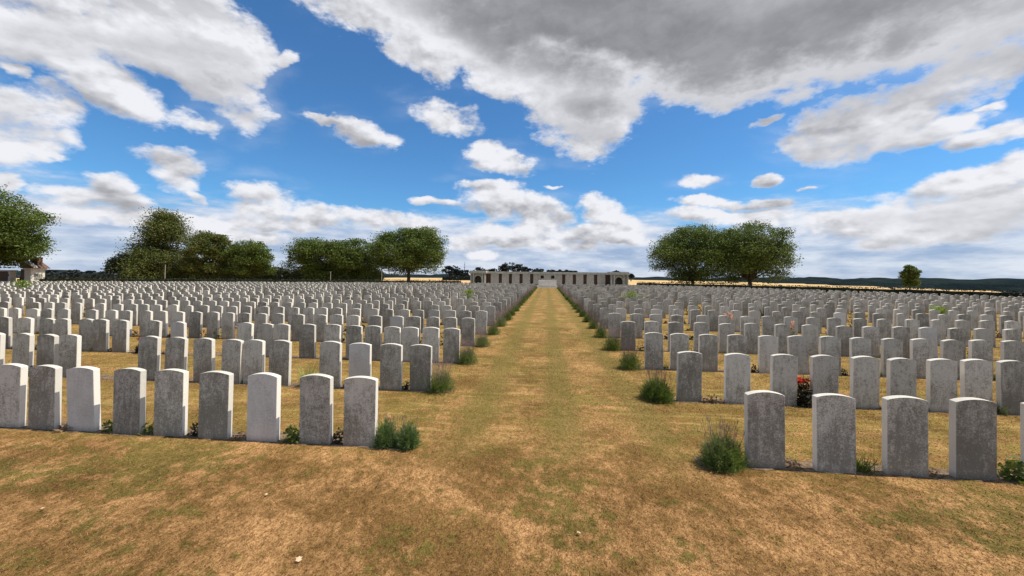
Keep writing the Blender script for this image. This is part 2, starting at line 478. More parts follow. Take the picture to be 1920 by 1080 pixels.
def stone_mat(name, base, dark, amount, new=False):
    m, tt, out = new_mat(name)
    gg = tt.n('ShaderNodeNewGeometry'); oi = tt.n('ShaderNodeObjectInfo')
    pos = gg.outputs['Position']
    r_ = tt.math('FRACT', tt.math('ADD', tt.math('MULTIPLY', oi.outputs['Random'], 7.13), tt.math('MULTIPLY', gg.outputs['Random Per Island'], 5.37)))
    r2 = tt.math('FRACT', tt.math('MULTIPLY', r_, 17.31))
    x, y, z = tt.xyz(pos)
    blot = tt.noise(pos, 18, 6, .78)
    speck = tt.noise(pos, 60, 4, .8)
    drip = tt.noise(tt.map(pos, (2, 4, 0), scale=(1, 1, .18)), 17, 4, .7)
    lich = tt.noise(tt.map(pos, (8, 1, 3)), 26, 3, .6)
    patch = tt.noise(tt.map(pos, (1, 7, 2)), 3.2, 3, .6)
    s = tt.math('ADD', tt.math('MULTIPLY', blot, .28), tt.math('MULTIPLY', speck, .48))
    s = tt.math('ADD', s, tt.math('MULTIPLY', drip, .24))
    s = tt.math('ADD', s, tt.math('MULTIPLY', tt.math('SUBTRACT', patch, .5), .22))
    s = tt.math('ADD', s, tt.math('MULTIPLY', tt.math('SUBTRACT', r_, .5), .10))
    # dark mottling grows stronger towards the bottom, with a brown band at the foot
    s = tt.math('ADD', s, tt.mr(z, .1, .8, .035, -.02))
    c = tt.mix(tt.mr(s, .415, .60, 0, amount), base, dark)
    c = tt.mix(tt.mr(lich, .64, .74, 0, .30 * amount), c, (0.50, 0.46, 0.38))
    c = tt.mix(tt.mr(tt.math('ADD', speck, tt.math('MULTIPLY', patch, .5)), .83, .98, 0, .5 * amount), c, (0.20, 0.115, 0.06))
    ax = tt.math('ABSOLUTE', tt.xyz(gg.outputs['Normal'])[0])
    c = tt.mix(tt.mr(ax, .6, .9, 0, .75), c, (0.84, 0.79, 0.69))  # end faces made pale: sunlit brightness painted into the colour
    foot = tt.math('MULTIPLY', tt.mr(tt.math('ADD', z, tt.math('MULTIPLY', tt.math('SUBTRACT', blot, .5), .12)), .0, .09, 1, 0), .45)
    c = tt.mix(foot, c, (0.15, 0.115, 0.075))
    tone = tt.mr(r2, 0, 1, .78, 1.14, False)
    c = tt.vm('SCALE', c, scale=tone)
    # top edge lightened: the sun on it is put into the colour
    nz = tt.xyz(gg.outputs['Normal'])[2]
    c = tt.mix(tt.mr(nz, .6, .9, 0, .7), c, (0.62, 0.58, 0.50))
    hh = tt.math('ADD', tt.math('MULTIPLY', speck, .6), tt.math('MULTIPLY', blot, .4))
    principled(tt, out, c, .92, bump(tt, hh, .45, .006), .2)
    return m
m_stone = stone_mat('weathered_limestone', (0.60, 0.57, 0.48), (0.205, 0.192, 0.150), .90)
m_stone_new = stone_mat('clean_limestone', (0.62, 0.605, 0.555), (0.42, 0.405, 0.36), .6)

m_soil, tt, out = new_mat('bed_soil')
pos = tt.n('ShaderNodeNewGeometry').outputs['Position']
a_ = tt.noise(pos, 14, 5, .7); b_ = tt.noise(pos, 70, 3, .7)
c = tt.mix(tt.mr(a_, .35, .65), (0.10, 0.065, 0.038), (0.25, 0.175, 0.11))
c = tt.mix(tt.mr(b_, .58, .70, 0, .5), c, (0.48, 0.40, 0.30))
principled(tt, out, c, 1, bump(tt, tt.math('ADD', a_, b_), .8, .02), .1)

m_field, tt, out = new_mat('stubble_field')
pos = tt.n('ShaderNodeNewGeometry').outputs['Position']
x, y, z = tt.xyz(pos)
a_ = tt.noise(tt.map(pos, scale=(1, .35, 1)), .12, 5, .65); b_ = tt.noise(pos, 1.6, 4, .7)
c = tt.mix(tt.mr(a_, .35, .65), (0.50, 0.32, 0.135), (0.68, 0.47, 0.22))
c = tt.mix(tt.mr(b_, .3, .7, 0, .4), c, (0.36, 0.23, 0.10))
far = tt.mr(tt.vm('LENGTH', pos), 330, 380)
c = tt.mix(far, c, (0.07, 0.075, 0.03))
principled(tt, out, c, 1, None, .1)

m_wood_hill, tt, out = new_mat('wooded_hill')
pos = tt.n('ShaderNodeNewGeometry').outputs['Position']
a_ = tt.noise(tt.map(pos, scale=(1, 1, 3)), .03, 5, .7); b_ = tt.noise(pos, .16, 4, .7)
c = tt.mix(tt.mr(a_, .35, .65), (0.012, 0.019, 0.022), (0.024, 0.034, 0.034))
c = tt.mix(tt.mr(b_, .35, .7, 0, .6), c, (0.010, 0.016, 0.016))
principled(tt, out, c, 1, bump(tt, b_, 1, 3.0), .0)

def plain_stone(name, a, b, scale=3.0, bmp=.3):
    m, tt, out = new_mat(name)
    pos = tt.n('ShaderNodeNewGeometry').outputs['Position']
    n1 = tt.noise(pos, scale, 5, .65); n2 = tt.noise(tt.map(pos, scale=(1, 1, .2)), scale * 1.7, 4, .7)
    c = tt.mix(tt.mr(n1, .3, .7), a, b)
    c = tt.mix(tt.mr(n2, .52, .75, 0, .45), c, tuple(v * .45 for v in a))
    principled(tt, out, c, .9, bump(tt, n1, bmp, .02), .2)
    return m
m_wall = plain_stone('memorial_limestone', (0.33, 0.285, 0.225), (0.46, 0.405, 0.33))
m_cornice = plain_stone('cornice_stone', (0.33, 0.31, 0.24), (0.50, 0.47, 0.40), 2)
m_altar = plain_stone('pale_altar_stone', (0.64, 0.56, 0.47), (0.78, 0.70, 0.60), 2)
m_pier = plain_stone('sunny_pier_stone', (0.62, 0.55, 0.45), (0.76, 0.69, 0.58), 2)
m_panel = plain_stone('grey_panel', (0.24, 0.23, 0.17), (0.34, 0.32, 0.25), 4)
m_iron_shade, tt, out = new_mat('iron_and_hole_shade'); principled(tt, out, (0.03, 0.03, 0.032), .5)  # iron of the mast, and painted shade for the shelter's round hole
m_post, tt, out = new_mat('pale_wood'); principled(tt, out, (0.33, 0.30, 0.26), .8)
m_leafdry, tt, out = new_mat('fallen_leaf_skin'); principled(tt, out, (0.62, 0.42, 0.27), .8)
m_white, tt, out = new_mat('white_paint'); principled(tt, out, (0.62, 0.66, 0.72), .6)
m_brick, tt, out = new_mat('dark_brick')
pos = tt.n('ShaderNodeNewGeometry').outputs['Position']
x, y, z = tt.xyz(pos)
bt = tt.n('ShaderNodeTexBrick')
tt.put(bt.inputs['Vector'], tt.comb(tt.math('ADD', x, y), z, 0.0))
bt.inputs['Color1'].default_value = (0.16, 0.085, 0.055, 1); bt.inputs['Color2'].default_value = (0.10, 0.052, 0.036, 1)
bt.inputs['Mortar'].default_value = (0.18, 0.14, 0.11, 1); bt.inputs['Scale'].default_value = 4.4; bt.inputs['Mortar Size'].default_value = .015
principled(tt, out, bt.outputs[0], .9)

# ------------------------------------------------------------------ terrain
def edge_radius(az_deg):
    return float(np.interp(az_deg, [-180, -75, -40, -8, 12, 25, 36, 52, 75, 180], [200, 150, 200, 290, 290, 250, 170, 98, 90, 200]))
azs = np.radians(np.arange(0, 360, 2.0))
rads = [0, 25, 60, 80, 86, 92, 100, 112, 125, 140, 160, 180, 200, 225, 250, 270, 290, 300, 315, 340, 380, 450, 600, 900, 1600, 3500]
V = [(0, 0, -.004)]
for r_ in rads[1:]:
    for a in azs:
        e = edge_radius((math.degrees(a) + 180) % 360 - 180)
        d = max(0, r_ - e)
        zz = -.004 - 22 * (1 - math.exp(-(d / 90) ** 1.5)) if d > 0 else -.004
        V.append((r_ * math.sin(a), r_ * math.cos(a), zz))
na = len(azs)
bm = bmesh.new()
vs = [bm.verts.new(v) for v in V]
for i in range(na):
    bm.faces.new((vs[0], vs[1 + (i + 1) % na], vs[1 + i]))
for k in range(len(rads) - 2):
    for i in range(na):
        j = (i + 1) % na
        bm.faces.new((vs[1 + k * na + i], vs[1 + k * na + j], vs[1 + (k + 1) * na + j], vs[1 + (k + 1) * na + i]))
tag(link('ground', bm_mesh('ground', bm, True), m_field), 'golden stubble field rolling away beyond the cemetery', kind='structure')

# wooded hills on the skyline
Vh, Fh = [], []
hn = 720
for i in range(hn + 1):
    a = -math.pi + 2 * math.pi * i / hn
    ad = math.degrees(a)
    top = float(np.interp(ad, [-180, -60, -20, 10, 20, 32, 40, 52, 70, 180], [6, 1, 2, 1.2, .6, 4.2, 3.4, 4.6, 5, 6]))
    top += 1.0 * math.sin(i * .31) * math.sin(i * .083) + 1.1 * rng.random() + .8 * math.sin(i * .71)
    for r_, z_ in ((640, -25), (690, top * .45 - 4), (760, top), (900, top - 1), (1200, -30)):
        Vh.append((r_ * math.sin(a), r_ * math.cos(a), z_))
for i in range(hn):
    for k in range(4):
        q = i * 5 + k
        Fh.append((q, q + 5, q + 6, q + 1))
tag(link('hills', mesh_np('hills', np.array(Vh), np.array(Fh)), m_wood_hill), 'low dark wooded hills on the horizon', kind='structure')

# cemetery boundary behind the blocks of headstones (from the photograph's far edge)
BND_L = [on_ground(x_, 517.5 - .0115 * (1026 - x_) + 720 * CAM_Z / z_ ) for x_, z_ in ((-120, 41.5), (0, 44), (250, 49), (500, 55), (860, 64.5))]
BND_R = [on_ground(x_, 517.5 - .0115 * (1026 - x_) + 720 * CAM_Z / z_ ) for x_, z_ in ((1200, 64.5), (1400, 53), (1650, 41), (1920, 32), (2050, 29.5))]
def bnd(X):
    P_ = BND_L if X < 0 else BND_R
    xs = [q.x for q in P_]; ys = [q.y for q in P_]
    return float(np.interp(X, xs, ys))
# lawn sheet
bm = bmesh.new()
pl = [(-75, -12), (55, -12)] + [(q.x, q.y + 2.2) for q in BND_R[::-1]] + [(14, 76), (-16, 76)] + [(q.x, q.y + 2.2) for q in BND_L[::-1]] + [(-75, 40)]
pl[1] = (60, -12); pl.insert(2, (60, bnd(60) + 2))
bm.faces.new([bm.verts.new((x_, y_, 0)) for x_, y_ in pl])
tag(link('lawn', bm_mesh('lawn', bm), m_lawn), 'sun-scorched mown lawn of tan and green patches', kind='structure')

# ------------------------------------------------------------------ headstones
SW, SHT, ST = .381, .813, .076
def stone_mesh(seed, lo=False, w=SW, h=SHT):
    r = random.Random(seed)
    rise = .032 + r.uniform(-.004, .004)
    n = 5 if lo else 12
    pts = [(-w / 2, -.03), (w / 2, -.03)]
    for i in range(n + 1):
        x_ = w / 2 - w * i / n
        pts.append((x_, h - rise * (2 * x_ / w) ** 2))
    bm = bmesh.new()
    prism(bm, pts, -ST / 2, ST / 2)
    if not lo:
        bmesh.ops.bevel(bm, geom=[e for e in bm.edges if abs(e.verts[0].co.y - e.verts[1].co.y) < .01 or abs(e.verts[0].co.x) > w / 2 - .001 and abs(e.verts[1].co.x) > w / 2 - .001 and abs(e.verts[0].co.z - e.verts[1].co.z) < .001],
                        offset=.0035, segments=1, affect='EDGES')
    me = bm_mesh('headstone', bm)
    return me
STONES = [stone_mesh(i) for i in range(6)]
for me in STONES: me.materials.append(m_stone)
STONES_NEW = [stone_mesh(i + 20) for i in range(2)]
for me in STONES_NEW: me.materials.append(m_stone_new)

PX = {
 ('L', 1): [645, 563, 465, 375, 290, 214, 128, 55, -12, -88],
 ('R', 1): [1403, 1530, 1664, 1791, 1925],
 ('L', 2): [768, 713, 654, 598, 503, 454, 414, 362, 308, 257, 110, 68, 20, -35, -85],
 ('R', 2): [1271, 1361, 1448, 1525, 1600, 1669, 1743, 1810, 1876, 1945],
 ('L', 3): [830, 791, 753, 719, 683, 647, 605, 560, 510, 480, 441, 319, 269, 209, 172, 145, 102, 72, 30, -10, -45],
 ('R', 3): [1210, 1258, 1311, 1366, 1424, 1482, 1541, 1597, 1657, 1712, 1768, 1824, 1886],
}
NEW = {('L', 1, 3), ('L', 1, 7), ('L', 2, 3), ('L', 2, 11), ('R', 3, 11), ('L', 3, 12), ('R', 4, 8), ('L', 4, 5), ('L', 5, 3), ('R', 6, 13), ('L', 7, 9)}
NEW = {('L', 1, 3), ('L', 1, 7), ('L', 2, 3), ('L', 3, 12), ('R', 4, 12), ('L', 4, 5), ('R', 6, 13)}
ROW0, PITCH_Y, NROW = 4.41, 2.17, 28
def row_y(k): return ROW0 + PITCH_Y * (k - 1)
def row_edges_px(xs, Y):
    return [on_plane(x_, 700, Y).x for x_ in xs]     # left edge of each front face
stones = []     # (X, Y, side, row, index)
gaps = {}
for side in 'LR':
    s = -1 if side == 'L' else 1
    for k in range(1, NROW + 1):
        Y = row_y(k)
        rr = random.Random(hash((1 if side == 'L' else 2, k)) & 0xffff)
        xs = []
        if (side, k) in PX:
            yy = Y - ST / 2
            lst = row_edges_px(PX[(side, k)], yy)
            xs = [x_ + SW / 2 for x_ in lst]
            x = xs[-1] + s * .62
        else:
            x = s * (2.06 + SW / 2)
        lim = 1.75 * Y + 3 if side == 'L' else 1.22 * Y + 3
        lim = min(lim, 64 if side == 'L' else 48)
        pitch = .56 if side == 'L' else .68
        while abs(x) < lim:
            xs.append(x)
            g = pitch + rr.choice((-.05, -.02, 0, .03, .08, .14))
            if rr.random() < .05: g += rr.choice((.5, .9))
            x += s * g
        i = 0
        for x in xs:
            i += 1
            if Y < bnd(x) - .6:
                stones.append((x, Y, side, k, i))
        gaps[(side, k)] = [(xs[j], xs[j + 1]) for j in range(len(xs) - 1) if Y < bnd(xs[j + 1]) - .6]
def depth_of(x, y): return (Vector((x, y, .4)) - CAM).dot(fw)
def img_x(x, y):
    d = Vector((x, y, .4)) - CAM
    return 960 + F * d.dot(rt) / d.dot(fw)
order = sorted([s_ for s_ in stones if -25 < img_x(s_[0], s_[1]) < 1945], key=lambda s_: depth_of(s_[0], s_[1]))
near = order[:300]; near_set = set(near)
ORD1 = 'zeroth first second third fourth fifth sixth seventh eighth ninth tenth eleventh twelfth thirteenth fourteenth fifteenth sixteenth seventeenth eighteenth nineteenth twentieth'.split()
TENS = {2: 'twenty', 3: 'thirty', 4: 'forty', 5: 'fifty'}
def ordinal(n):
    if n <= 20: return ORD1[n]
    t_, u_ = divmod(n, 10)
    return (TENS[t_][:-1] + 'ieth') if u_ == 0 else TENS[t_] + '-' + ORD1[u_]
def rowword(k): return 'front' if k == 1 else ordinal(k)
for (x, y, side, k, i) in near:
    rr = random.Random(k * 1000 + i * 7 + (side == 'L'))
    new = (side, k, i) in NEW
    me = rr.choice(STONES_NEW if new else STONES)
    o = link('headstone', me)
    o.location = (x, y + rr.uniform(-.015, .015), rr.uniform(-.012, .008))
    o.rotation_euler = (R(rr.gauss(0, .8)), R(rr.gauss(0, .7)), R(rr.gauss(0, 1.5)))
    where = 'left' if side == 'L' else 'right'
    look = 'clean pale headstone' if new else 'lichen-grey headstone'
    tag(o, f'{look}, {ordinal(i)} from the path in the {rowword(k)} row {where}', 'headstone',
        'headstones standing in rows on both sides of the grass path')
# the thousands beyond
lo = stone_mesh(3, True)
n0 = len(lo.vertices)
bmt = bmesh.new(); bmt.from_mesh(lo); bmesh.ops.triangulate(bmt, faces=bmt.faces); bmt.to_mesh(lo); bmt.free()
vv = np.array([v.co[:] for v in lo.vertices]); ff = np.array([p_.vertices[:] for p_ in lo.polygons])
far_st = [s_ for s_ in stones if s_ not in near_set and s_[1] > 3]
rs = np.random.default_rng(3)
Vs, Fs = [], []
for q, (x, y, side, k, i) in enumerate(far_st):
    a = rs.normal(0, .02); ti = rs.normal(0, .008)
    ca, sa = math.cos(a), math.sin(a)
    w_ = np.stack([vv[:, 0] * ca - vv[:, 1] * sa + vv[:, 2] * ti, vv[:, 0] * sa + vv[:, 1] * ca, vv[:, 2] * 1.0], 1) + (x, y + rs.normal(0, .015), rs.uniform(-.015, .01))
    Vs.append(w_); Fs.append(ff + q * len(vv))
print('stones', len(stones), 'far', len(far_st), 'nearest depth of far', depth_of(*order[300][:2]))
tag(link('headstones', mesh_np('headstones', np.concatenate(Vs), np.concatenate(Fs)), m_stone),
    'thousands of small grey headstones filling the far part of both blocks', 'headstones', kind='stuff')

# soil strips along the rows
bm = bmesh.new()
for side in 'LR':
    s = -1 if side == 'L' else 1
    for k in range(1, NROW + 1):
        Y = row_y(k)
        lim = 1.75 * Y + 3 if side == 'L' else 1.22 * Y + 3
        lim = min(lim, 64 if side == 'L' else 48)
        while bnd(s * lim) < Y + .5 and lim > 3: lim -= 1
        n = max(4, int(lim / (.12 if k < 4 else .5)))
        rr = random.Random(k * 3 + (s > 0))
        x0 = 1.66
        fr, bk = [], []
        for j in range(n + 1):
            x_ = s * (x0 + (lim - x0) * j / n)
            fr.append(bm.verts.new((x_, Y - .07 + rr.uniform(-.03, .02), .004)))
            bk.append(bm.verts.new((x_, Y + .20 + rr.uniform(-.05, .05), .004)))
        for j in range(n):
            bm.faces.new((fr[j], fr[j + 1], bk[j + 1], bk[j]) if s > 0 else (fr[j + 1], fr[j], bk[j], bk[j + 1]))
tag(link('soil', bm_mesh('soil', bm), m_soil), 'bare soil beds at the foot of the rows', kind='structure')

# ------------------------------------------------------------------ mown grass
def grass_patch():
    r = np.random.default_rng(11)
    N = 520000
    # more blades near the camera
    y = 1.9 + (r.random(N) ** 1.55) * 13
    x = (r.random(N) * 2 - 1) * (y * 1.5 + 1.0)
    x = np.where(x < 0, x * 1.0, x * .82)
    keep = np.ones(N, bool)
    for k in range(1, 7):
        Y = row_y(k)
        keep &= ~((np.abs(x) > 1.72) & (y > Y - .062) & (y < Y + .17))
    x, y = x[keep], y[keep]; n = len(x)
    L = r.uniform(.012, .030, n) * (1 + .3 * (y > 6))
    W = r.uniform(.0012, .0024, n) * (1 + y * .10)
    D = r.normal(size=(n, 3)) * (.8, .8, .0) + (.1, .1, .45)
    D /= np.linalg.norm(D, axis=1)[:, None]
    B = np.stack([x, y, np.full(n, -.002)], 1)
    return blades(B, D, L, W, r)
gv, gf = grass_patch()
tag(link('grass', mesh_np('grass', gv, gf), m_blade), 'short dried grass blades of the mown lawn', kind='stuff')

# ------------------------------------------------------------------ lavender bushes at the row ends
def dome_bush(r, n, rx, rz, lobes, leafL, leafW):
    parts = []
    for (cx, cy, sc_) in lobes:
        m = int(n * sc_)
        d = r.normal(size=(m, 3)); d[:, 2] = np.abs(d[:, 2]) * 1.1 + .05
        d /= np.linalg.norm(d, axis=1)[:, None]
        rad = r.random((m, 1)) ** .55
        bumpy = 1 + .26 * np.sin(d[:, :1] * 9 + cx * 30) * np.cos(d[:, 1:2] * 8) + .10 * r.normal(size=(m, 1))
        P = d * rad * bumpy * (rx * sc_ ** .4, rx * sc_ ** .4, rz * sc_ ** .3) + (cx, cy, 0)
        D = d * (.9, .9, .9) + r.normal(size=(m, 3)) * .42 + (0, 0, .35)
        D /= np.linalg.norm(D, axis=1)[:, None]
        parts.append(blades(P, D, r.uniform(.6, 1.3, m) * leafL, r.uniform(.7, 1.2, m) * leafW, r))
    return merge(*parts)
def stalks(r, n, rx, rz, extra, heads=True, lobes=((0, 0, 1),)):
    segs = []
    for _ in range(n):
        cx, cy, s_ = lobes[r.integers(len(lobes))]
        a = r.uniform(0, 2 * math.pi); q = r.random() ** .6
        x0, y0 = cx + math.cos(a) * q * rx * .6, cy + math.sin(a) * q * rx * .6
        z0 = rz * .6 * math.sqrt(max(0, 1 - (q * .6) ** 2))
        lean = .35 * q
        L = extra * r.uniform(.5, 1.2) + rz * .35
        x1, y1, z1 = x0 + math.cos(a) * lean * L, y0 + math.sin(a) * lean * L, z0 + L
        segs.append(((x0, y0, z0), (x1, y1, z1), .0016, .0012))
        if heads: segs.append(((x1, y1, z1), (x1 + math.cos(a) * .008, y1 + math.sin(a) * .008, z1 + .05), .0055, .002))
    return tubes(segs, 3)
def make_lavender(seed, lobes, rx, rz, n, mat, nst, extra, leafL=.055, leafW=.0045):
    r = np.random.default_rng(seed)
    root = empty('lavender_bush')
    link('foliage', mesh_np('foliage', *dome_bush(r, n, rx, rz, lobes, leafL, leafW)), mat, root)
    if nst:
        link('flower_stalk', mesh_np('flower_stalk', *stalks(r, nst, rx, rz, extra, True, lobes)), m_stalk, root)['kind'] = 'stuff'
    return root
def place_lav(o, x, y, rz, s, label):
    o.location = (x, y, 0); o.rotation_euler = (0, 0, rz); o.scale = (s, s, s)
    tag(o, label, 'lavender bush', 'lavender bushes at the path ends of the headstone rows')
lav_a = make_lavender(1, ((-.17, .02, .8), (.18, .0, .75), (.0, .02, .16)), .165, .34, 6500, m_lav_blue, 26, .08)
lav_b = make_lavender(2, ((0, 0, 1), (.10, .05, .6), (-.08, -.03, .6)), .25, .36, 5200, m_lav, 60, .22)
lav_c = make_lavender(3, ((0, 0, 1),), .27, .36, 3600, m_lav, 90, .24)
lav_d = make_lavender(4, ((0, 0, 1), (.08, 0, .5)), .25, .34, 2600, m_lav, 80, .26, .07, .007)
used = set()
for side in 'LR':
    s = -1 if side == 'L' else 1
    where = 'left' if side == 'L' else 'right'
    for k in range(1, NROW + 1):
        rr = random.Random(k * 31 + s)
        src = lav_a if (k == 1 and side == 'L') else lav_b if (k == 1 or (k == 2 and side == 'R')) else lav_c if k < 7 else lav_d
        if src.name in used: o = copy_tree(src)
        else: o = src; used.add(src.name)
        x = s * 1.83 if k > 1 else (-1.75 if s < 0 else 1.90)
        look = {('L', 1): 'bluish lavender bush parted in two', ('R', 1): 'lavender bush with tall dry stalks'}.get((side, k), 'round lavender bush')
        sc_ = .80 if k == 1 else .9 if k == 2 else rr.uniform(.82, 1.02)
        place_lav(o, x, row_y(k) + rr.uniform(-.04, .06), 0 if k == 1 else rr.uniform(0, 6.28), sc_, f'{look} at the path end of the {rowword(k)} row {where}')

# ------------------------------------------------------------------ plants among the stones
def leafy(r, n, rx, h, size, aspect=.5):
    d = r.normal(size=(n, 3)); d[:, 2] = np.abs(d[:, 2]); d /= np.linalg.norm(d, axis=1)[:, None]
    P = d * (r.random((n, 1)) ** .5) * (rx, rx, h)
    return leaves(P, size, r, aspect)
def strappy(r, n, h, w, spread=.6):
    D = r.normal(size=(n, 3)) * (spread, spread, .1) + (0, 0, 1)
    D /= np.linalg.norm(D, axis=1)[:, None]
    B = r.normal(size=(n, 3)) * (.05, .03, 0)
    return blades(B, D, r.uniform(.5, 1.05, n) * h, np.full(n, w), r)
def plant(kind, seed):
    r = np.random.default_rng(seed)
    if kind == 'green': g, m = leafy(r, 150, .13, .20, .026), m_green
    elif kind == 'dry': g, m = leafy(r, 110, .14, .09, .022, .4), m_dry
    elif kind == 'grassy': g, m = strappy(r, 110, .24, .005), m_green
    elif kind == 'dark': g, m = leafy(r, 140, .10, .22, .024), m_darkplant
    return mesh_np('plant', *g), m
PROTO = {}
for kind in ('green', 'dry', 'grassy', 'dark'):
    for v in range(3):
        me, m = plant(kind, 50 + v + len(kind) * 7); me.materials.append(m); PROTO[(kind, v)] = me
LOOK = {'green': 'low leafy green plant', 'dry': 'withered brown plant', 'grassy': 'tuft of thin green leaves', 'dark': 'small dark-leaved plant'}
def gap_of(side, k, j): return gaps[(side, k)][j - 1]
skip_gap = {('L', 2, 4), ('R', 2, 3), ('L', 3, 13)}
forced = {('R', 1, 1): ('dry', .9), ('R', 1, 2): ('grassy', 1.0), ('R', 1, 3): ('dry', .7), ('R', 1, 4): ('green', 1.2),
          ('L', 1, 1): ('dark', .8), ('L', 1, 2): ('green', 1.1), ('L', 1, 3): ('dry', .8), ('L', 1, 4): ('dark', .8), ('L', 1, 6): ('green', .8),
          ('R', 2, 1): ('dry', 1.3), ('L', 2, 1): ('dark', .8), ('L', 2, 3): ('dark', .7), ('R', 2, 4): ('green', .8), ('R', 2, 5): ('dry', .7)}
far_pl = []
for side in 'LR':
    for k in range(1, NROW + 1):
        rr = random.Random(900 + k * 2 + (side == 'L'))
        for j, (a, b) in enumerate(gaps[(side, k)], 1):
            if (side, k, j) in skip_gap: continue
            kd = rr.choice(('green', 'dry', 'grassy', 'dark', 'dry', 'green')); sz = rr.uniform(.5, 1.15)
            pr = rr.random()
            x = (a + b) / 2 + rr.uniform(-.06, .06)
            if (side, k, j) in forced: kd, sz = forced[(side, k, j)]
            elif pr > (.85 if k < 4 else .62): continue
            Y = row_y(k)
            if not (-30 < img_x(x, Y) < 1950): continue
            if k <= 3:
                o = link('border_plant', PROTO[(kd, rr.randrange(3))])
                o.location = (x, Y + .03, 0); o.rotation_euler = (0, 0, rr.uniform(0, 6.28)); o.scale = (sz, sz, sz)
                tag(o, f'{LOOK[kd]} beside the {ordinal(j)} headstone from the path, {rowword(k)} row ' + ('left' if side == 'L' else 'right'), 'plant', 'small plants between the headstones')
            else:
                far_pl.append((x, Y, kd, sz * rr.uniform(.9, 1.6)))
gp, dp = [], []
r = np.random.default_rng(5)
for (x, y, kd, sz) in far_pl:
    n = 26
    d = r.normal(size=(n, 3)); d[:, 2] = np.abs(d[:, 2]); d /= np.linalg.norm(d, axis=1)[:, None]
    P = d * (r.random((n, 1)) ** .5) * (.14 * sz, .10 * sz, .26 * sz) + (x, y, 0)
    (gp if kd in ('green', 'grassy') else dp).append(P)
C_ = np.concatenate(gp + dp)
V_, F_ = leaves(C_, .045, r)
me = mesh_np('undergrowth', V_, F_)
me.materials.append(m_green); me.materials.append(m_dry)
ng = sum(len(q) for q in gp)
mi = np.zeros(len(F_), dtype=np.int32); mi[ng:] = 1
me.polygons.foreach_set('material_index', mi)
tag(link('undergrowth', me), 'sparse low plants growing between the far headstones', 'plants', kind='stuff')

def special(name, parts, loc, label, cat, s=1.0):
    root = empty(name, loc); root.scale = (s, s, s)
    for nm, g, m in parts: link(nm, mesh_np(nm, *g), m, root)
    tag(root, label, cat)
    return root
def rose(seed, loc, label, h=.42, nb=9, mat=m_red, leafm=m_darkplant):
    r = np.random.default_rng(seed)
    fol = leafy(r, 800, .14, h, .026)
    st = tubes([((0, 0, 0), (r.uniform(-.12, .12), r.uniform(-.06, .06), h * r.uniform(.8, 1.15)), .004, .002) for _ in range(9)], 4)
    cs = []
    for _ in range(nb):
        c0 = np.array((r.uniform(-.13, .13), r.uniform(-.08, .08), h * r.uniform(.88, 1.18)))
        cs.append(c0 + r.normal(size=(16, 3)) * .018)
    fl = leaves(np.concatenate(cs), .018, r, .8)
    return special('rose_bush', [('foliage', fol, leafm), ('stem', st, m_bark), ('blossom', fl, mat)], loc, label, 'rose bush')
a, b = gap_of('R', 2, 3)
rose(1, ((a + b) / 2, row_y(2) + .02, 0), 'red-flowering rose bush between grey stones of the second row right')
a, b = gap_of('L', 3, 13)
rose(2, (a - .28, row_y(3), 0), 'low red flowers at the gap in the third row left', .30, 10)
q = on_plane(1366, 600, row_y(5)); rose(3, (q.x, row_y(5), 0), 'orange-pink rose bush rising among the fifth-row stones right of the path', .75, 12, m_pink, m_green)
q = on_plane(1490, 610, row_y(4)); rose(4, (q.x, row_y(4) + .15, 0), 'pale pink rose bush behind a stone of the fourth row right', .72, 8, m_pink, m_green)
a, b = gap_of('L', 2, 4)
r = np.random.default_rng(8)
special('pale_plant', [('leaves', strappy(r, 150, .50, .007, .55), m_pale)], (a - .42, row_y(2) + .02, 0), 'pale yellow-green grassy plant in the gap of the second row left', 'plant')
def shrub(seed, px, row, ptop, label, mat, w=.32, n=420, cat='shrub', style='leafy'):
    r = np.random.default_rng(seed)
    q = on_plane(px, ptop, row_y(row)); h = max(.5, q.z)
    st = tubes([((0, 0, 0), (r.uniform(-w, w) * .7, r.uniform(-.1, .1), h * r.uniform(.7, 1)), .007, .003) for _ in range(9)], 4)
    if style == 'leafy':
        z = r.random(n) ** .7
        P = np.stack([r.normal(size=n) * w * .5 * (.5 + z * .6), r.normal(size=n) * w * .4, h * (.25 + .75 * z)], 1)
        P[:, 2] *= 1 - .12 * (np.abs(P[:, 0]) / w)
        g = leaves(P, .045, r)
    elif style == 'fan':
        D = r.normal(size=(n, 3)) * (.9, .5, .1) + (0, 0, .9); D /= np.linalg.norm(D, axis=1)[:, None]
        g = blades(np.tile((0, 0, h * .55), (n, 1)), D, r.uniform(.3, .55, n) * h, np.full(n, .014), r)
    else:
        D = r.normal(size=(n, 3)) * (.28, .2, .05) + (0, 0, 1); D /= np.linalg.norm(D, axis=1)[:, None]
        g = blades(r.normal(size=(n, 3)) * (.06, .05, 0), D, r.uniform(.6, 1.0, n) * h, np.full(n, .011), r)
    special('shrub', [('stems', st, m_bark), ('leaves', g, mat)], (q.x, row_y(row) + .25, 0), label, cat)
shrub(11, 34, 11, 524, 'yellow-green shrub below the brick shelter at the left', m_bright, .55, 800)
shrub(12, 879, 10, 542, 'bright green sapling left of the path, standing above the stones', m_bright, .38)
shrub(13, 1186, 10, 545, 'bright green sapling right of the path, standing above the stones', m_bright, .42)
shrub(14, 1769, 7, 571, 'spreading bright green plant above the stones at the far right', m_bright, .4, 160, 'plant', 'fan')
shrub(15, 1442, 7, 559, 'dark spiky withered plant among stones below the twin trees', m_darkplant, .3, 90, 'plant', 'spiky')
shrub(16, 655, 9, 558, 'dark withered shrub among the stones left of the path', m_darkplant, .5, 260, 'shrub')

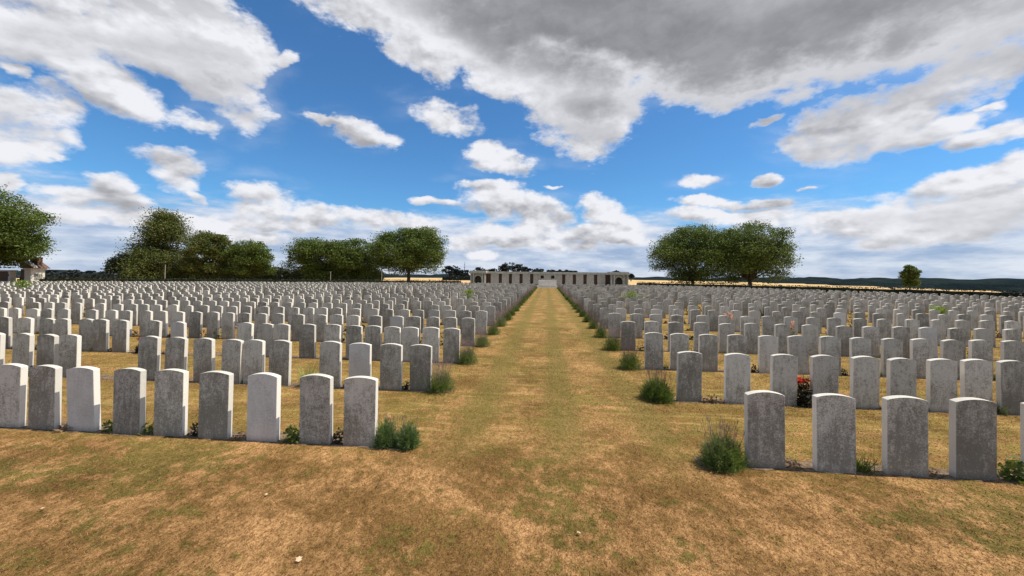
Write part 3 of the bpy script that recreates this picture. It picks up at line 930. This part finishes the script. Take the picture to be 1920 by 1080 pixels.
# fallen leaves and a twig on the near lawn
def fallen(px, py, s, rz, label):
    q = on_ground(px, py)
    pts = [(0, -1), (.35, -.75), (.9, -.5), (.6, -.1), (1, .35), (.45, .4), (.1, 1), (-.3, .45), (-.95, .4), (-.6, -.05), (-.8, -.6), (-.3, -.7)]
    bm = bmesh.new()
    ce = bm.verts.new((0, 0, .02 / s * .4))
    vs_ = [bm.verts.new((x_, y_, .25 * abs(x_) + .1 * math.sin(3 * y_))) for x_, y_ in pts]
    for i in range(len(vs_)): bm.faces.new((ce, vs_[i], vs_[(i + 1) % len(vs_)]))
    o = link('fallen_leaf', bm_mesh('fallen_leaf', bm), m_leafdry)
    o.scale = (s, s, s); o.location = (q.x, q.y, .022); o.rotation_euler = (.2, .1, rz)
    tag(o, label, 'leaf')
fallen(560, 1054, .024, .5, 'curled pale leaf lying on the lawn at the bottom edge')
fallen(1085, 1004, .018, 2.0, 'small pale leaf lying on the lawn below the path')
fallen(499, 931, .013, 1.0, 'tiny pale leaf lying on the lawn below the clean headstone')
fallen(80, 958, .016, 4.0, 'tiny pale leaf lying on the lawn at the left')
q = on_ground(705, 918)
V_, F_ = tubes([((0, 0, .012), (.012, .02, .05), .004, .003), ((.012, .02, .05), (.02, .06, .075), .003, .002)], 5)
o = link('twig', mesh_np('twig', V_, F_), m_bark); o.location = q
tag(o, 'short dark twig sticking up from the near lawn', 'twig')

# ------------------------------------------------------------------ trees
def tree(name, px, base_y, x0, x1, ytop, ybot, dep, seed, label, mat, leaf=.26, n_leaf=11000, clumps=60, group=None, shape='round', trunk_r=.32, fork=.25, gap=.0):
    r = np.random.default_rng(seed)
    base = at_depth(px, base_y, dep); base = Vector((base.x, base.y, 0))
    cl = at_depth(x0, (ytop + ybot) / 2, dep); cr = at_depth(x1, (ytop + ybot) / 2, dep)
    xm = (x0 + x1) / 2
    ctop = at_depth(xm, ytop, dep); cbot = at_depth(xm, ybot, dep)
    W = (cr - cl).length / 2; H = max(.3, (ctop.z - max(cbot.z, .15)) / 2)
    cen = (cl + cr) / 2; cen = np.array((cen.x - base.x, cen.y - base.y, (ctop.z + max(cbot.z, .15)) / 2))
    root = empty(name, base)
    # clump centres
    cc = []
    while len(cc) < clumps:
        d = r.normal(size=3); d /= np.linalg.norm(d)
        q = r.random() ** .42 * .86
        if shape == 'cone':
            zz = r.random() ** 1.25 * 2 - 1
            rad = (1 - (zz + 1) / 2) ** .8 * math.sqrt(r.random()) * .95 + .03
            an = r.uniform(0, 6.283)
            pnt = np.array((math.cos(an) * rad * W, math.sin(an) * rad * W * .9, zz * H * 1.0))
        else:
            pnt = d / ((np.abs(d) ** 3).sum() ** (1 / 3)) * q * (W, W * .85, H)
        if r.random() < gap: continue
        cc.append(pnt)
    cc = np.array(cc)
    n_leaf = int(n_leaf * 3.8); leaf = leaf * .54; ybot += 5
    per = n_leaf // clumps
    rc = .175 * (W * W * H) ** (1 / 3)
    P = []
    for q in cc:
        s = rc * r.uniform(.65, 1.2)
        P.append(q + r.normal(size=(int(per * r.uniform(.6, 1.3)), 3)).clip(-1.7, 1.7) * (s, s, s * .62))
    # loose sprays on the outline
    m = n_leaf // 8
    d = r.normal(size=(m // 14, 3)); d[:, 2] = np.abs(d[:, 2]) * 1.1 - .25; d /= np.linalg.norm(d, axis=1)[:, None]
    tip = d * (W, W * .85, H) * r.uniform(.84, 1.02, (len(d), 1)) if shape != 'cone' else cc[r.integers(len(cc), size=len(d))] * (1.08, 1.08, 1.0)
    for q in tip: P.append(q * .93 + r.normal(size=(14, 3)).clip(-1.3, 1.3) * rc * .26)
    P = np.concatenate(P) + cen
    P[:, 2] = np.maximum(P[:, 2], .12)
    # trunk and limbs
    segs = []
    zf = max(.4, (cen[2] - H) * 1.0 + H * fork)
    lean = np.array((cen[0] * .25, cen[1] * .25, zf))
    segs.append(((0, 0, -.1), lean * (.4, .4, .4), trunk_r * 1.15, trunk_r * .9)); segs.append((lean * (.4, .4, .4), lean, trunk_r * .9, trunk_r * .75))
    idx = r.permutation(len(cc))[:max(8, len(cc) // 3)]
    for q in cc[idx]:
        tgt = q + cen
        mid = lean + (tgt - lean) * .5 + r.normal(size=3) * W * .06 + (0, 0, H * .08)
        segs.append((lean + (0, 0, -.05), mid, trunk_r * .42, trunk_r * .22)); segs.append((mid, tgt, trunk_r * .22, trunk_r * .06))
    link('trunk', mesh_np('trunk', *tubes(segs, 7), smooth=True), m_bark, root)
    link('crown', mesh_np('crown', *leaves(P, leaf, r, .62)), mat, root)
    tag(root, label, 'tree', group)
    return root
GL = 'trees behind the left block'
tree('broadleaf_tree', -60, 560, -132, 58, 346, 506, 42, 1, 'large dark green tree hanging over the brick shelter at the left edge', m_leaf, .17, 26000, 90, GL, trunk_r=.35)
tree('broadleaf_tree', 270, 529, 214, 325, 470, 527, 84, 2, 'low dark bushy tree at the left foot of the conical tree', m_leaf_dark, .24, 9000, 40, GL, trunk_r=.2)
tree('conical_tree', 308, 529, 232, 380, 402, 530, 82, 3, 'tall pointed olive-brown tree, highest of the left group', m_leaf_warm, .24, 15000, 80, GL, shape='cone', trunk_r=.3)
tree('broadleaf_tree', 388, 528, 352, 440, 434, 524, 80, 4, 'olive tree with a dark trunk right of the conical tree', m_leaf_warm, .23, 11000, 60, GL)
tree('broadleaf_tree', 465, 528, 425, 512, 448, 524, 80, 5, 'smaller rounded tree at the right end of the left group', m_leaf, .23, 10000, 55, GL, trunk_r=.24)
tree('broadleaf_tree', 585, 528, 540, 640, 448, 534, 82, 6, 'wide green tree, leftmost of the group left of the memorial', m_leaf, .24, 10000, 52, GL, gap=.1)
tree('broadleaf_tree', 660, 528, 612, 722, 446, 540, 82, 7, 'green tree with low branches between two other trees', m_leaf, .24, 11000, 56, GL)
tree('broadleaf_tree', 766, 527, 702, 836, 425, 517, 80, 8, 'big round dark green tree nearest the memorial on the left', m_leaf, .24, 17000, 80, GL, trunk_r=.38)
GR = 'twin trees behind the right block'
tree('broadleaf_tree', 1298, 536, 1224, 1384, 420, 532, 72, 9, 'left one of the two big round trees', m_leaf, .21, 17000, 84, GR, trunk_r=.36, fork=.15)
tree('broadleaf_tree', 1406, 539, 1334, 1479, 415, 533, 70, 10, 'right one of the two big round trees', m_leaf, .21, 19000, 88, GR, trunk_r=.40, fork=.12)
tree('broadleaf_tree', 1706, 541, 1694, 1720, 496, 540, 62, 11, 'small lone dark egg-shaped tree in front of the far field', m_leaf, .14, 6500, 75, None, trunk_r=.12)
# far trees behind the memorial
FT = [(700+148, 497, 18, 'rounded'), (868, 506, 12, 'low'), (900, 501, 16, 'low'), (925, 503, 18, 'flat'), (958, 491, 24, 'tall domed'), (990, 500, 14, 'rounded'), (1008, 503, 12, 'small'),
      (1035, 505, 12, 'small'), (1049, 505, 8, 'narrow'), (1063, 506, 8, 'narrow'), (1074, 507, 9, 'low'), (1156, 507, 9, 'small dark'), (1183, 513, 6, 'tiny')]
for i, (x, yt, hw, w_) in enumerate(FT):
    names = ['behind the field left of the memorial', 'left of the thin mast', 'above the left pavilion of the memorial', 'just right of the left pavilion', 'above the left half of the memorial wall',
             'right of the domed tree', 'left of the altar stone skyline gap', 'above the altar stone', 'just right of the altar stone', 'in the row right of the altar stone', 'last of the row right of the altar stone',
             'above the right pavilion', 'in the field right of the right pavilion']
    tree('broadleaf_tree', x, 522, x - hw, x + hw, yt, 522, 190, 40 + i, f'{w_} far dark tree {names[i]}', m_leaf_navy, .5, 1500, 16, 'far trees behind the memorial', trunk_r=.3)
LT = [(97, 507, 10), (140, 506, 9), (168, 508, 11), (194, 510, 9)]
for i, (x, yt, hw) in enumerate(LT):
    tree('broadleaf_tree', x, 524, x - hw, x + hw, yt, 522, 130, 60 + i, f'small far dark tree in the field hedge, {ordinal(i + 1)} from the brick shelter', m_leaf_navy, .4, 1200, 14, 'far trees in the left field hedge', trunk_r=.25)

# ------------------------------------------------------------------ hedges
def hedge(pts, h, w, label, mat, dens=40, leaf=.07, name='hedge', hfun=None, seed=1, group=None):
    """pts: ground polyline; a clipped body of dense leaves"""
    r = np.random.default_rng(seed)
    core_V, core_F, P = [], [], []
    n = 0
    for i in range(len(pts) - 1):
        a, b = np.array(pts[i][:2]), np.array(pts[i + 1][:2])
        L = np.linalg.norm(b - a); u = (b - a) / L; nn = np.array((-u[1], u[0]))
        m = max(2, int(L / 1.0))
        for j in range(m + 1):
            q = a + (b - a) * j / m
            hh = (hfun(q) if hfun else h) * r.uniform(.93, 1.0)
            for (o_, z_) in ((-.42, 0), (-.40, .93), (.40, .93), (.42, 0)):
                core_V.append((*(q + nn * w * o_), z_ * hh))
            if j < m:
                k0 = n + j * 4
                for c_ in range(3): core_F.append((k0 + c_, k0 + 4 + c_, k0 + 5 + c_, k0 + 1 + c_))
        n += (m + 1) * 4
        cnt = int(L * (h * 2 + w) * dens)
        tt_ = r.random(cnt); side = r.random(cnt)
        q = a + np.outer(tt_, b - a)
        hs = np.array([hfun(x_) for x_ in q]) if hfun else np.full(cnt, h)
        on_top = side < w / (h * 2 + w)
        off = np.where(on_top, r.uniform(-.5, .5, cnt), np.where(r.random(cnt) < .5, -.5, .5)) * w
        z = np.where(on_top, hs, r.random(cnt) * hs) + r.normal(size=cnt) * .03 * h
        q = q + np.outer(off + r.normal(size=cnt) * .04, nn)
        P.append(np.column_stack([q, z]))
    P = np.concatenate(P)
    V_, F_ = leaves(P, leaf, r)
    Vc, Fc = np.array(core_V), np.array(core_F)
    me = mesh_np(name, *merge((V_, F_), (Vc, Fc)))
    o = link(name, me, mat)
    tag(o, label, 'hedge', group)
    return o
hl = [(q.x, q.y + 1.6) for q in BND_L]
hr = [(q.x, q.y + 1.6) for q in BND_R]
hedge(hl[1:], 1.1, .9, 'low clipped dark hedge along the far edge of the left block', m_hedge, 34, .075, seed=2)
hedge(hr, 1.16, .9, 'low clipped dark hedge along the far edge of the right block', m_hedge, 34, .075, seed=3)
def gx(px, dep): q = at_depth(px, 520, dep); return (q.x, q.y)
hedge([gx(205, 92), gx(420, 96), gx(560, 98), gx(715, 98)], 4.0, 3.0, 'tall dark unclipped hedge behind the left trees', m_leaf_dark, 9, .28, seed=4,
      hfun=lambda q: 3.6 + .7 * math.sin(q[0] * .21) + .4 * math.sin(q[0] * .9))
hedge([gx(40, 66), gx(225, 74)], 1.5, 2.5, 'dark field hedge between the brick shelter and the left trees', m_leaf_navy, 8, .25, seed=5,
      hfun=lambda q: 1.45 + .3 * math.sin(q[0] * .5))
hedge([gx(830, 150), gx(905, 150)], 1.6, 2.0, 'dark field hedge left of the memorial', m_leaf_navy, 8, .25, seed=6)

# ------------------------------------------------------------------ memorial wall at the end of the path
YB = 71.0
mem = empty('memorial_wall', (on_plane(1029, 530, YB).x, YB, 0))
OX = mem.location.x
def bx_(px): return on_plane(px, 520, YB).x - OX
def bz_(py, px=1027): return on_plane(px, py, YB).z
X0, X1 = bx_(882), bx_(1177)
ztop = 2.72
xl, xr = bx_(913), bx_(1142)
box_obj('wall', (xl - .2, xr + .2, .55, 1.0, 0, ztop - .34), m_brick, mem)
box_obj('plinth', (xl, xr, -.08, .548, 0, .42), plain_stone('plinth_stone', (0.20, 0.15, 0.12), (0.30, 0.24, 0.19)), mem, .02)
box_obj('cornice', [(xl - .3, xr + .3, -.22, 1.15, ztop - .34, ztop - .05), (xl - .25, xr + .25, -.12, 1.05, ztop - .05, ztop + .06)], m_cornice, mem)
niches = [917, 938, 957, 977, 997, 1057, 1077, 1097, 1117]
edges = [xl]
wn = .30
for c_ in niches[:5]: edges += [bx_(c_) - wn, bx_(c_) + wn]
edges_l = edges[:]
def panels(e):
    for i in range(0, len(e) - 1, 2):
        if e[i + 1] - e[i] > .2:
            box_obj('name_panel', (e[i], e[i + 1], 0, .55, .42, ztop - .345), m_wall, mem, .015)
e = [xl]
for c_ in niches[:5]: e += [bx_(c_) - wn, bx_(c_) + wn]
panels(e + [bx_(1010)])
# central wall with two small square windows
ca, cb = bx_(1010) + .004, bx_(1044)
w1, w2 = bx_(1016.7), bx_(1036.5)
z1, z2 = 1.55, 2.12
box_obj('centre_wall', [(ca, cb, -.1, .55, .42, z1), (ca, cb, -.1, .55, z2, ztop - .345), (ca, w1 - .3, -.1, .55, z1, z2), (w1 + .3, w2 - .3, -.1, .55, z1, z2), (w2 + .3, cb, -.1, .55, z1, z2)], m_wall, mem)
e = [bx_(1044) + .004]
for c_ in niches[5:]: e += [bx_(c_) - wn, bx_(c_) + wn]
panels(e + [bx_(1135)])
def pavilion(pa, pb, arch):
    a, b = bx_(pa), bx_(pb); c_ = bx_(arch); hw = .62; sp = 1.35
    pv = empty('pavilion', (0, 0, 0)); pv.parent = mem
    def outline():
        pts = [(a, 0), (c_ - hw, 0), (c_ - hw, sp)]
        for i in range(1, 12):
            an = math.pi - math.pi * i / 12
            pts.append((c_ + hw * math.cos(an), sp + hw * math.sin(an)))
        return pts + [(c_ + hw, sp), (c_ + hw, 0), (b, 0), (b, ztop - .32), (a, ztop - .32)]
    bm = bmesh.new(); prism(bm, outline(), -1.0, -.7)
    link('arch_wall', bm_mesh('arch_wall', bm), m_panel, pv)
    bm = bmesh.new()
    pts = []
    for i in range(13):
        an = math.pi - math.pi * i / 12; pts.append((c_ + (hw + .20) * math.cos(an), sp + (hw + .20) * math.sin(an)))
    for i in range(12, -1, -1):
        an = math.pi - math.pi * i / 12; pts.append((c_ + (hw + .003) * math.cos(an), sp + (hw + .003) * math.sin(an)))
    prism(bm, pts, -1.06, -1.003)
    link('arch_moulding', bm_mesh('arch_moulding', bm), m_wall, pv)
    box_obj('side_wall', [(a, a + .25, -.697, 2.2, 0, ztop - .32), (b - .25, b, -.697, 2.2, 0, ztop - .32)], m_brick, pv)
    box_obj('back_wall', (a + .253, b - .253, 1.9, 2.2, 0, ztop - .32), m_wall, pv)
    for x_ in (a + .12, c_ - hw - .22, c_ + hw + .22, b - .12):
        bm = bmesh.new(); bmesh.ops.create_cone(bm, cap_ends=True, segments=12, radius1=.115, radius2=.10, depth=ztop - .5)
        for v in bm.verts: v.co += Vector((x_, -1.18, (ztop - .5) / 2 + .08))
        add_box(bm, x_ - .15, x_ + .15, -1.33, -1.03, 0, .08); add_box(bm, x_ - .14, x_ + .14, -1.32, -1.04, ztop - .42, ztop - .325)
        link('column', bm_mesh('column', bm), m_cornice, pv)
    box_obj('roof', [(a - .2, b + .2, -1.45, 2.4, ztop - .32, ztop - .02), (a - .08, b + .08, -1.3, 2.2, ztop - .02, ztop + .16)], m_cornice, pv)
    return pv
pavilion(884, 912, 898)
pavilion(1143, 1176, 1158.5)
box_obj('link_wall', (bx_(1135) + .004, bx_(1143) - .003, .9, 1.1, 0, ztop - .345), m_brick, mem)
tag(mem, 'long low stone memorial wall with dark niches and arched end pavilions', 'memorial')

# altar stone on steps
al = empty('altar_stone', (on_plane(1026.5, 530, 68.4).x, 68.4, 0))
box_obj('step', [(-2.6, 2.6, -1.3, 1.3, 0, .16), (-2.3, 2.3, -1.0, 1.0, .16, .32)], m_cornice, al, .01)
bm = bmesh.new(); add_box(bm, -1.6, 1.6, -.45, .45, .32, 1.28); bmesh.ops.bevel(bm, geom=bm.edges[:], offset=.05, segments=2, affect='EDGES')
link('block', bm_mesh('block', bm), m_altar, al)
tag(al, 'pale oblong altar stone on steps at the end of the grass path', 'altar')
# paved threshold in front of the steps
box_obj('terrace', (-13.5, 14.0, 66.2, YB + .5, -.05, .06), m_cornice)
tag(bpy.data.objects['terrace'], 'stone terrace in front of the memorial wall', kind='structure')

# mast far behind
q = at_depth(871, 514, 190)
V_, F_ = tubes([((0, 0, 0), (0, 0, 9.0), .22, .07), ((-.5, 0, 6.2), (.5, 0, 6.2), .08, .08), ((-.3, 0, 7.6), (.3, 0, 7.6), .07, .07)], 6)
o = link('mast', mesh_np('mast', V_, F_), m_iron_shade); o.location = (q.x, q.y, -.5)
tag(o, 'thin mast on the skyline left of the memorial', 'mast')
for i, (px, y0, w_) in enumerate(((310, 497, 'under the conical tree'), (620, 510, 'between the middle trees'), (716, 507, 'left of the big round tree'))):
    q = at_depth(px, y0, 72); 
    bm = bmesh.new(); bmesh.ops.create_cone(bm, cap_ends=True, segments=8, radius1=.055, radius2=.045, depth=q.z)
    for v in bm.verts: v.co.z += q.z / 2
    add_box(bm, -.07, .07, -.07, .07, q.z - .05, q.z + .05)
    o = link('post', bm_mesh('post', bm), m_post); o.location = (q.x, q.y, 0)
    tag(o, f'pale thin post {w_}', 'post')

# ------------------------------------------------------------------ brick shelter at the left edge
def solve(px, start, axis, lo, hi):
    """distance along axis from start whose picture column is px"""
    f = lambda d: img_x(start.x + axis[0] * d, start.y + axis[1] * d) - px
    for _ in range(50):
        m = (lo + hi) / 2
        if (f(m) > 0) == (f(hi) > 0): hi = m
        else: lo = m
    return m
DS = 46.0
org = at_depth(57, 533, DS)
def h_of(py, px=60, dep=DS): return at_depth(px, py, dep).z
sh = empty('brick_shelter', (org.x, org.y, 0))
L1 = solve(84, org, (0, 1), 0, 20)
W1 = solve(38, org, (-1, 0), 0, 20)
zc = h_of(506)
box_obj('pier', [(-.9, 0, .003, L1, 0, zc)], m_pier, sh, .02)
box_obj('pier_panel', (.002, .03, L1 * .24, L1 * .76, h_of(524), h_of(513.5)), m_panel, sh)
box_obj('pier_cap', (-1.0, .12, -.10, L1 + .1, zc + .002, zc + .18), m_pier, sh, .01)
box_obj('brick_wall', [(-W1, -.903, 0, L1, 0, zc + .1)], m_brick, sh)
zr = h_of(489.5)
xa = -solve(43, org, (-1, 0), 0, 20)
bm = bmesh.new(); prism(bm, [(-W1 - .2, zc + .19), (-W1 - .2, zr - .2), (xa, zr), (.3, zc + .24), (.3, zc + .19)], .05, L1 + .3)
link('gable', bm_mesh('gable', bm), m_brick, sh)
bm = bmesh.new(); prism(bm, [(xa - .8, zr - .16), (xa, zr + .22), (.5, zc + .42), (.5, zc + .26), (xa, zr + .03), (xa - .8, zr - .34)], -.12, .28)
link('coping', bm_mesh('coping', bm), m_pier, sh)
box_obj('chimney', (-1.2, -.2, L1 * .5, L1 * .9, zc + .19, zr + .5), m_brick, sh)
o2 = at_depth(19, 533, DS)
ox, oy = o2.x - org.x, o2.y - org.y
L2 = solve(30, o2, (0, 1), 0, 20)
z2_ = h_of(509, 20)
box_obj('side_wing', [(ox - 5, ox - .303, oy, oy + L2, 0, z2_)], m_brick, sh)
box_obj('side_pier', [(ox - .3, ox, oy - .02, oy + L2, 0, z2_ + .02)], m_pier, sh, .02)
box_obj('side_cap', (ox - 5.1, ox + .1, oy - .1, oy + L2 + .1, z2_ + .023, z2_ + .17), m_pier, sh, .01)
bm = bmesh.new(); bmesh.ops.create_cone(bm, cap_ends=True, segments=16, radius1=.18, radius2=.18, depth=.03)
xo = -solve(14.5, o2, (-1, 0), 0, 5)
for v in bm.verts: v.co = Vector((v.co.x + ox + xo, oy - .02 + v.co.z, v.co.y + h_of(516, 15)))
link('opening_shade_disc', bm_mesh('opening_shade_disc', bm), m_iron_shade, sh)  # solid dark disc on the wall; its colour stands for shade in a hole
tag(sh, 'brick and pale stone shelter with gabled coping under the tree at the left', 'shelter')
